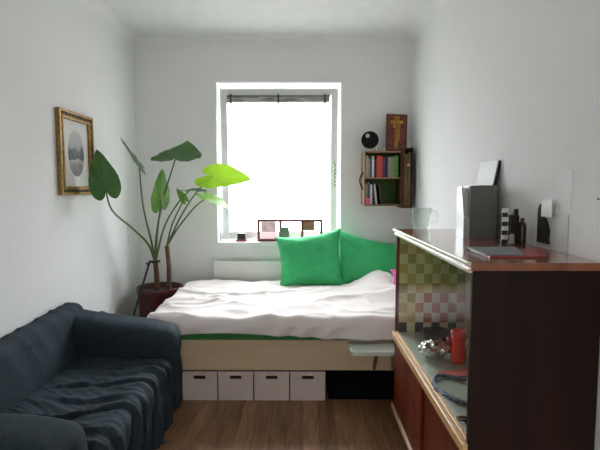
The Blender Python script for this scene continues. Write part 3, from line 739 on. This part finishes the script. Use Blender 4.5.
# socket on the left wall
sk = thing('wall_socket', 'faint white socket plate on the left wall behind the plant', 'socket', (L, 4.02, .98))
obj('plate', B(L, L + .01, 3.95, 4.06, .93, 1.12), white_paint, sk, bevel=.003)

# ------------------------------------------------------------ plant
PY = 3.88; pc = P(160, 290, PY); pc.x = max(pc.x, L + .215)
pc = Vector((-1.215, PY, 0)); rimz = .60
plant = thing('elephant_ear_plant', 'tall elephant-ear plant in a dark red pot in the left corner', 'plant', (pc.x, pc.y, 0))
pot_m = mat('dark red glazed pot', (78, 26, 28), .4, coat=.2)
bm = lathe(bmesh.new(), [(0, .01), (.125, .01), (.135, .03), (.165, .25), (.180, .50), (.190, .53), (.190, .57), (.176, .57), (.168, .53), (.166, .51), (0, .51)], pc.x, pc.y, 0, 48)
obj('pot', bm, pot_m, plant, smooth=True, bevel=.002)
bm = lathe(bmesh.new(), [(0, .535), (.10, .532), (.166, .528), (.166, .515), (0, .515)], pc.x, pc.y, 0, 32); obj('soil', bm, mat('dark soil', (44, 30, 24), .95, vary=.4, scale=40, bump=1), plant, smooth=True)
trunk_m = mat('ringed brown stem', (92, 66, 48), .8, vary=.35, scale=30, stretch=(.3, .3, 3)); leaf_petiole = mat('green stalk', (88, 108, 58), .45, vary=.15, trans=.1)
b1, b2 = P(157, 292, PY), P(169, 290, PY); b1.z = b2.z = .52
t1 = P(155.5, 262, PY); t2 = P(167, 246, PY)
def ringed(bm, pts, r0):
    sp = spline(pts, 14); tube(bm, sp, [r0 * (1 + .10 * (k % 3 == 0)) * (1 - .15 * k / len(sp)) for k in range(len(sp))], 14)
bm = bmesh.new(); ringed(bm, [b1, (b1 + t1) / 2 + Vector((.004, 0, 0)), t1], .023); obj('stem', bm, trunk_m, plant, smooth=True)
bm = bmesh.new(); ringed(bm, [b2, (b2 + t2) / 2 + Vector((.008, 0, 0)), t2], .020); obj('stem', bm, trunk_m, plant, smooth=True)
HEART = [(0, 1.0), (8, .86), (18, .70), (32, .58), (50, .50), (70, .455), (95, .44), (118, .45), (138, .46), (152, .44), (164, .34), (173, .2), (180, .07)]
def hr(a):
    a = abs(a)
    for (p, q), (s, t_) in zip(HEART, HEART[1:]):
        if p <= a <= s: return q + (t_ - q) * (a - p) / (s - p)
    return .07
def leaf(base, tip, side, width, m, droop=.1, fold=.15, ripple=.02, seed=0):
    """heart leaf: stalk joins at base, the blade runs to tip; side points across the blade"""
    base = Vector(base); tip = Vector(tip); u = tip - base; Ln = u.length; u.normalize(); s = Vector(side); s = (s - u * s.dot(u)).normalized(); n_ = u.cross(s)
    bm = bmesh.new(); NT, NR = 72, 10; c = bm.verts.new(base); rings = []
    for k in range(1, NR + 1):
        ring = []
        for j in range(NT):
            a = -180 + 360 * j / NT; rr_ = hr(a) * Ln * k / NR; ra = math.radians(a)
            x = rr_ * math.cos(ra); y = rr_ * math.sin(ra) * width
            z = -droop * (x / Ln) ** 2 * Ln + fold * abs(y) - fold * .5 * (y * y) / (Ln * .3) + ripple * Ln * math.sin(ra * 7 + seed) * (k / NR) ** 2 + .015 * Ln * abs(math.sin(ra * 11)) * (k / NR)
            ring.append(bm.verts.new(base + u * x + s * y + n_ * z))
        rings.append(ring)
    for j in range(NT): bm.faces.new((c, rings[0][j], rings[0][(j + 1) % NT]))
    for a, b in zip(rings, rings[1:]):
        for j in range(NT): bm.faces.new((a[j], b[j], b[(j + 1) % NT], a[(j + 1) % NT]))
    return obj('leaf', bm, m, plant, smooth=True)
def leafmat(name, c, tr, c2=None):
    m = mat(name, c, .4, vary=.14, scale=12, trans=tr)
    if c2:
        for nd in m.node_tree.nodes:
            if nd.type == 'BSDF_TRANSLUCENT': nd.inputs[0].default_value = (*srgb(c2), 1)
    return m
lg = leafmat('deep green leaf', (52, 88, 50), .22, (86, 140, 50)); lb = leafmat('mid green leaf', (84, 128, 62), .45, (120, 170, 60)); ly = leafmat('yellow green leaf', (120, 165, 44), .42, (150, 196, 46))
crown = t1.copy(); crown2 = t2.copy()
def petiole(pts, r0=.011, r1=.005):
    sp = spline(pts, 10); n_ = len(sp); obj('petiole', tube(bmesh.new(), sp, [r0 + (r1 - r0) * (k / n_) ** .7 for k in range(n_)], 10), leaf_petiole, plant, smooth=True)
X = Vector((1, 0, 0)); Z = Vector((0, 0, 1)); Yv = Vector((0, 1, 0))
# far left leaf, hanging in front of the wall towards the picture
A = P(105, 186, 3.14); petiole([crown, P(148, 244, 3.72), P(132, 228, 3.50), P(112, 210, 3.22), A], .012)
leaf(A, P(97, 149, 3.10), (.93, .25, .1), .92, lg, .08, .12, .02, 1)
# upper left leaf seen nearly edge-on
A = P(139, 163, 3.55); petiole([crown, P(151, 240, 3.78), P(143, 205, 3.66), A], .012)
leaf(A, P(118.5, 137, 3.42), (-.2, .97, .10), 1.0, lg, .06, .10, .012, 2)
# big top leaf seen from below
A = P(176, 157, 3.56); petiole([crown, P(158, 225, 3.78), P(166, 190, 3.68), A], .012)
leaf(A, P(188, 146, 3.86), (.97, -.2, -.04), 1.35, lg, .14, .03, .012, 3)
# upright narrow leaf
A = P(161, 200, 3.66); petiole([crown, P(156, 240, 3.76), P(159, 218, 3.70), A], .011)
leaf(A, P(161, 168, 3.58), (.42, .9, 0), .9, lb, .05, .1, .01, 4)
# small leaves
A = P(184, 199, 3.74); petiole([crown2, P(172, 225, 3.78), A], .009)
leaf(A, P(176, 188, 3.70), (.75, .6, .1), .7, lb, .05, .1, .01, 5)
A = P(190, 190, 3.70); petiole([crown, P(164, 228, 3.78), P(178, 203, 3.74), A], .009)
leaf(A, P(207, 190, 3.60), (0, .97, .12), .95, lg, .08, .05, .015, 6)
# bright leaf in front of the window
A = P(213, 176, 3.86); petiole([crown2, P(180, 218, 3.84), P(196, 193, 3.86), A], .009)
leaf(A, P(251, 179, 3.72), (-.25, .74, .60), .92, ly, .04, .05, .012, 7)
A = P(208, 197, 3.86); petiole([crown2, P(178, 228, 3.84), P(195, 207, 3.86), A], .009)
leaf(A, P(229, 207, 3.74), (.1, .88, .2), .9, leafmat('fresh green leaf', (112, 160, 56), .55, (140, 190, 60)), .1, .1, .015, 8)
# support cane and strap
cane = thing('support_cane', 'dark cane leaning beside the pot with a black tie round the stem', 'cane', (P(137, 306, 3.62).x, 3.62, 0))
ca = P(134, 314, 3.60); cb = P(149, 264, 3.775)
gd = (ca - cb).normalized(); foot = ca + gd * (ca.z / -gd.z) * 1.0; foot = Vector((max(foot.x, L + .05), foot.y, 0))
obj('rod', tube(bmesh.new(), [foot, ca, cb, cb + (cb - ca).normalized() * .03], .0085, 8), mat('dark cane', (32, 28, 26), .7), cane)
bm = bmesh.new()
tie_c = t1 + Vector((0, 0, .004))
tube(bm, [tie_c + Vector((.034 * math.cos(k * PI / 8), .034 * math.sin(k * PI / 8), .003 * math.sin(k))) for k in range(17)], .007, 8)
tube(bm, spline([cb + Vector((-.02, -.008, .012)), cb, tie_c + Vector((-.036, -.01, 0))]), .007, 8)
tube(bm, [cb + Vector((-.012, -.008, -.012)), cb + Vector((.002, -.004, .01))], .006, 8)
obj('tie', bm, mat('black tie', (18, 18, 20), .7), cane, smooth=True)

# ------------------------------------------------------------ things on the window sill
pf = thing('photo_frame', 'red triple photo frame standing on the window sill', 'photo frame', (-.12, D + .04, WZ0))
a0 = P(257.5, 240, D + .04); a1 = P(322.5, 240, D + .04); zt_ = P(290, 219.5, D + .04).z; fx0, fx1 = a0.x, a1.x; fyy = D + .035
bm = bmesh.new(); w_ = .022; wd = (fx1 - fx0)
xs = [fx0, fx0 + wd * .335, fx0 + wd * .67, fx1 - w_]
for x in xs: box(bm, x, x + w_, fyy, fyy + .014, WZ0 + .001, zt_)
for i in range(3):
    box(bm, xs[i] + w_, xs[i + 1], fyy, fyy + .014, zt_ - w_, zt_); box(bm, xs[i] + w_, xs[i + 1], fyy, fyy + .014, WZ0 + .001, WZ0 + .001 + w_)
obj('frame', bm, mat('red frame', (120, 44, 46), .5), pf, bevel=.002)
obj('pane', B(fx0 + w_, fx1 - w_, fyy + .012, fyy + .0135, WZ0 + .014, zt_ - w_), pane_mat('frame glass', .03), pf)
def photo(px0, px1, py0, py1, m):
    c0 = P(px0, py1, fyy + .008); c1 = P(px1, py0, fyy + .008)
    obj('photo', B(c0.x, c1.x, fyy + .0085, fyy + .0100, max(c0.z, WZ0 + .015), c1.z), m, pf)
photo(261, 275.5, 222, 232, mat('faded photo', (176, 160, 160), .6, vary=.45, scale=22, trans=.5)); photo(261, 276, 232.3, 239.5, mat('pink faded paper', (224, 205, 206), .6, trans=.5))
photo(303, 314.5, 220.8, 230.5, mat('brown faded photo', (150, 118, 98), .6, vary=.4, scale=22, trans=.4)); photo(303, 319, 230.8, 236, mat('pale pink card', (228, 205, 208), .6, trans=.5))
sp_ = tag(obj('snapshot', B(P(280, 240, 4.22).x, P(289, 240, 4.22).x, fyy - .010, fyy - .004, WZ0 + .001, P(285, 227, fyy).z), mat('green grey print', (130, 142, 128), .6, vary=.4, scale=20, trans=.3)), 'small grey-green snapshot propped in the middle of the red frame', 'photo')
cnd = P(241.5, 241, D + .05)
cd = thing('incense_holder', 'small black box on a red base with a thin stick on the window sill', 'holder', (cnd.x, D + .05, WZ0))
obj('base', B(cnd.x - .046, cnd.x + .046, D + .02, D + .09, WZ0 + .0005, WZ0 + .018), mat('red base', (150, 66, 66), .5), cd, bevel=.002)
obj('block', B(cnd.x - .036, cnd.x + .036, D + .03, D + .08, WZ0 + .018, WZ0 + .075), mat('black block', (30, 30, 32), .5), cd, bevel=.003)
obj('stick', tube(bmesh.new(), [(cnd.x - .0, D + .055, WZ0 + .075), (cnd.x + .004, D + .055, WZ0 + .19)], .0018, 6), mat('stick', (170, 160, 150), .6), cd)

# ------------------------------------------------------------ wall shelf in the corner with books
SYF = 3.99; ws0 = P(364, 206, SYF); ws1 = P(402.5, 151, SYF)
sx0, sx1, sz0, sz1 = ws0.x, ws1.x, ws0.z, ws1.z; szm = P(380, 178, SYF).z
shelf = thing('wall_shelf', 'small brown wooden two-tier bookshelf on the window wall near the right corner', 'shelf', ((sx0 + sx1) / 2, D, sz0))
sw = wood('shelf wood', (104, 78, 50), (140, 110, 74), .55, 'Z', 12); sw2 = wood('shelf board wood', (120, 92, 60), (158, 128, 90), .5, 'X', 10)
obj('side_panel', B(sx0, sx0 + .010, SYF, D - .002, sz0, sz1), sw, shelf); obj('side_panel', B(sx1 - .012, sx1, SYF, D - .002, sz0, sz1), wood('dark side wood', (70, 46, 26), (100, 68, 40), .55, 'Z', 12), shelf)
for z in (sz0, szm - .006, sz1 - .012): obj('board', B(sx0 + .010, sx1 - .012, SYF, D - .012, z, z + .012), sw2, shelf)
obj('back_panel', B(sx0 + .010, sx1 - .012, D - .012, D - .002, sz0, sz1), mat('green shelf back', (70, 100, 34), .7), shelf)
cover = {}
def book(x0, w__, z0, h, c, label, cat='book', lean=0, y=None, dd=.135, grp='books on the upper tier of the wall shelf'):
    mt = Matrix.Translation((x0, y or SYF + .02, z0 + .0008)) @ Matrix.Rotation(-lean, 4, 'Y')
    t = thing('book', label, cat, (x0 + w__ / 2, SYF + .02, z0), grp)
    m = mat('cover ' + label[:20], c, .5, vary=.2, scale=40)
    bm = bmesh.new(); box(bm, 0, .0022, 0, dd, 0, h, mt); box(bm, w__ - .0022, w__, 0, dd, 0, h, mt); box(bm, .0022, w__ - .0022, 0, .0022, 0, h, mt)
    obj('cover', bm, m, t)
    obj('pages', B(.0022, w__ - .0022, .0023, dd - .004, .002, h - .003, mt), mat('pages', (225, 218, 200), .8), t)
ub = szm + .006; lb_ = sz0 + .012; S = (sx1 - sx0 - .022) / 36.0
x = sx0 + .0105
row = [(2.6, .88, (176, 172, 160), 'pale beige book, leftmost on the upper tier'), (2.4, .80, (150, 150, 146), 'grey book second from left on the upper tier'), (1.6, .72, (60, 62, 60), 'thin dark grey book on the upper tier'),
       (2.2, .86, (214, 210, 204), 'white-spined book on the upper tier'), (2.6, .74, (44, 44, 44), 'black book left of the red one'), (6.0, .86, (190, 62, 40), 'thick orange-red book in the middle of the upper tier'),
       (2.0, .84, (96, 50, 110), 'thin purple book right of the red one'), (3.2, .80, (26, 24, 28), 'black book right of the purple one'), (3.4, .82, (150, 148, 128), 'grey-beige book right of the black ones'),
       (2.8, .84, (120, 140, 96), 'sage green book near the right end'), (4.2, .88, (88, 140, 52), 'bright green book at the right end of the upper tier')]
Ht = sz1 - .012 - ub
for w__, hh, c, lab in row:
    book(x, w__ * S * .97, ub, Ht * hh, c, lab); x += w__ * S * 1.03
x = sx0 + .0105; Hl = szm - .006 - lb_
for w__, hh, c, lab, ln in [(2.4, .80, (140, 138, 134), 'grey magazine, leftmost on the lower tier', 0), (2.6, .88, (92, 90, 92), 'dark grey book on the lower tier', 0), (2.2, .78, (206, 204, 200), 'white book on the lower tier', 0), (1.8, .86, (60, 50, 52), 'thin blackish book on the lower tier', 0), (2.0, .8, (200, 196, 190), 'white leaning booklet on the lower tier', .10), (1.8, .78, (58, 44, 46), 'dark leaning booklet, last on the lower tier', .14)]:
    book(x + (.0 if not ln else .012), w__ * S * .95, lb_, Hl * hh, c, lab, lean=-ln * -1 if ln else 0, grp='books on the lower tier of the wall shelf'); x += w__ * S * 1.04 + (.030 if ln else 0)
tag(obj('pink_pouch', softbox(sx0 + .012, sx0 + .050, SYF + .001, SYF + .018, lb_ + .001, lb_ + .055, .008, .006), mat('pink cloth', (220, 90, 150), .7), smooth=True), 'small pink pouch at the lower left of the wall shelf', 'pouch')
# tall narrow crate to the right of the shelf
c0 = P(403.2, 208, SYF); c1 = P(413, 148, SYF); nx0 = sx1 + .002; nx1 = min(c1.x, R - .004)
cr = thing('narrow_crate', 'tall narrow dark wooden crate between the bookshelf and the right wall', 'crate', ((nx0 + nx1) / 2, D, c0.z))
dk = wood('dark crate wood', (52, 34, 20), (84, 58, 36), .6, 'Z', 14)
yf = SYF - .03
obj('side_panel', B(nx0, nx0 + .010, yf, D - .002, c0.z, c1.z), dk, cr); obj('side_panel', B(nx1 - .010, nx1, yf, D - .002, c0.z, c1.z), dk, cr)
obj('end_board', B(nx0 + .010, nx1 - .010, yf, D - .002, c0.z, c0.z + .012), dk, cr); obj('end_board', B(nx0 + .010, nx1 - .010, yf, D - .002, c1.z - .012, c1.z), dk, cr)
obj('back_panel', B(nx0 + .010, nx1 - .010, D - .012, D - .002, c0.z + .012, c1.z - .012), dk, cr)
iw = nx1 - nx0 - .022
tag(obj('rolled_map', tube(bmesh.new(), [(nx0 + .011 + iw * .3, yf + .04, c0.z + .0125), (nx0 + .011 + iw * .3, yf + .04, c1.z - .05)], iw * .27, 14), mat('ochre paper', (140, 108, 56), .7, vary=.3)), 'ochre paper roll standing in the narrow crate', 'paper roll')
tag(obj('rolled_poster', tube(bmesh.new(), [(nx0 + .011 + iw * .78, yf + .04, c0.z + .0125), (nx0 + .011 + iw * .78, yf + .04, c1.z - .035)], iw * .2, 14), mat('greyish paper', (128, 116, 100), .7, vary=.3)), 'grey-beige paper roll at the right of the narrow crate', 'paper roll')
q = P(408.5, 165, yf - .001)
tag(obj('badge', tube(bmesh.new(), [(q.x, yf - .0005, q.z), (q.x, yf - .006, q.z)], .012, 20), mat('yellowish badge', (212, 198, 130), .5)), 'small round pale yellow badge on the front of the narrow crate', 'badge')
# icon-like panel on top of the shelf
ic = thing('painted_panel', 'small dark red and gold painted panel leaning on top of the bookshelf', 'painting', (P(396, 150, 4.05).x, 4.06, sz1))
ix0, ix1 = P(385.5, 150, 4.05).x, P(406.5, 150, 4.05).x; iz1 = P(395, 113.5, 4.10).z - sz1 - .001; 
TI = Matrix.Translation(((ix0 + ix1) / 2, 4.05, sz1 + .001)) @ Matrix.Rotation(math.radians(-9), 4, 'X') @ Matrix.Rotation(math.radians(2.5), 4, 'Y'); iw2 = (ix1 - ix0) / 2
iz0_ = .004
obj('board', B(-iw2, iw2, 0, .012, iz0_, iz1, TI), wood('old panel', (70, 36, 20), (96, 52, 30), .5, 'Z', 12), ic, bevel=.002)
obj('field', B(-iw2 + .012, iw2 - .012, -.002, -.0002, .016, iz1 - .012, TI), mat('dark red paint', (112, 48, 26), .45, vary=.6, scale=26), ic)
bm = bmesh.new(); gz = iz1
for (u0, u1, v0, v1) in ((-.014, .014, .10, .92), (-.055, .055, .74, .82), (-.03, .03, .62, .74), (-.02, .02, .84, .93), (-.010, .026, .30, .60)): box(bm, u0, u1, -.0035, -.0021, gz * v0, gz * v1, TI)
obj('gold_motif', bm, mat('gold paint', (182, 136, 54), .4, .3, vary=.4, scale=50), ic)
# round black disc
dc = thing('round_disc', 'round glossy black disc with a pink spot standing on the bookshelf', 'disc', (P(369.5, 149, 4.06).x, 4.06, sz1))
q = P(369.3, 140, 4.06); rdisc = 8.6 * 4.06 / F
def discY(bm, c, r, y0, y1, n_=40):
    a = [bm.verts.new((c.x + r * math.cos(2 * PI * k / n_), y0, c.z + r * math.sin(2 * PI * k / n_))) for k in range(n_)]
    b = [bm.verts.new((v.co.x, y1, v.co.z)) for v in a]; bm.faces.new(a); bm.faces.new(b[::-1])
    for k in range(n_): bm.faces.new((a[k], a[(k + 1) % n_], b[(k + 1) % n_], b[k]))
    return bm
q.z = max(q.z, sz1 + rdisc + .001); q.x = sx0 + rdisc * .72
obj('disc', discY(bmesh.new(), q, rdisc, 4.05, 4.065), mat('gloss black', (14, 14, 16), .6, spec=.2), dc, bevel=.003)
obj('spot', discY(bmesh.new(), q + Vector((-.022, 0, .035)), .018, 4.0485, 4.0498), mat('pale pink spot', (214, 180, 190), .5), dc)
for k, (px, h_) in enumerate(((377, .035), (384, .028))):
    q = P(px, 150, 4.03)
    tag(obj('trinket', lathe(bmesh.new(), [(0, 0), (.011, 0), (.012, h_ * .5), (.007, h_), (0, h_)], q.x, 4.02, sz1 + .0005, 14), mat('white porcelain', (220, 214, 208), .4), smooth=True), ['tiny white trinket just right of the black disc', 'tiny white trinket next to the painted panel'][k], 'trinket', 'trinkets on the bookshelf')
# headphones hanging from the left of the shelf
bm = bmesh.new(); hq = Vector((sx0 - .004, 4.04, P(361, 172, 4.04).z))
pts = [hq + Vector((-.028 * math.sin(PI * k / 14), 0, -.15 * k / 14)) for k in range(15)]
tube(bm, pts, .007, 8); tag(obj('headband', bm, mat('dark maroon band', (66, 44, 48), .6), smooth=True), 'dark curved band hanging against the left side of the bookshelf', 'band')
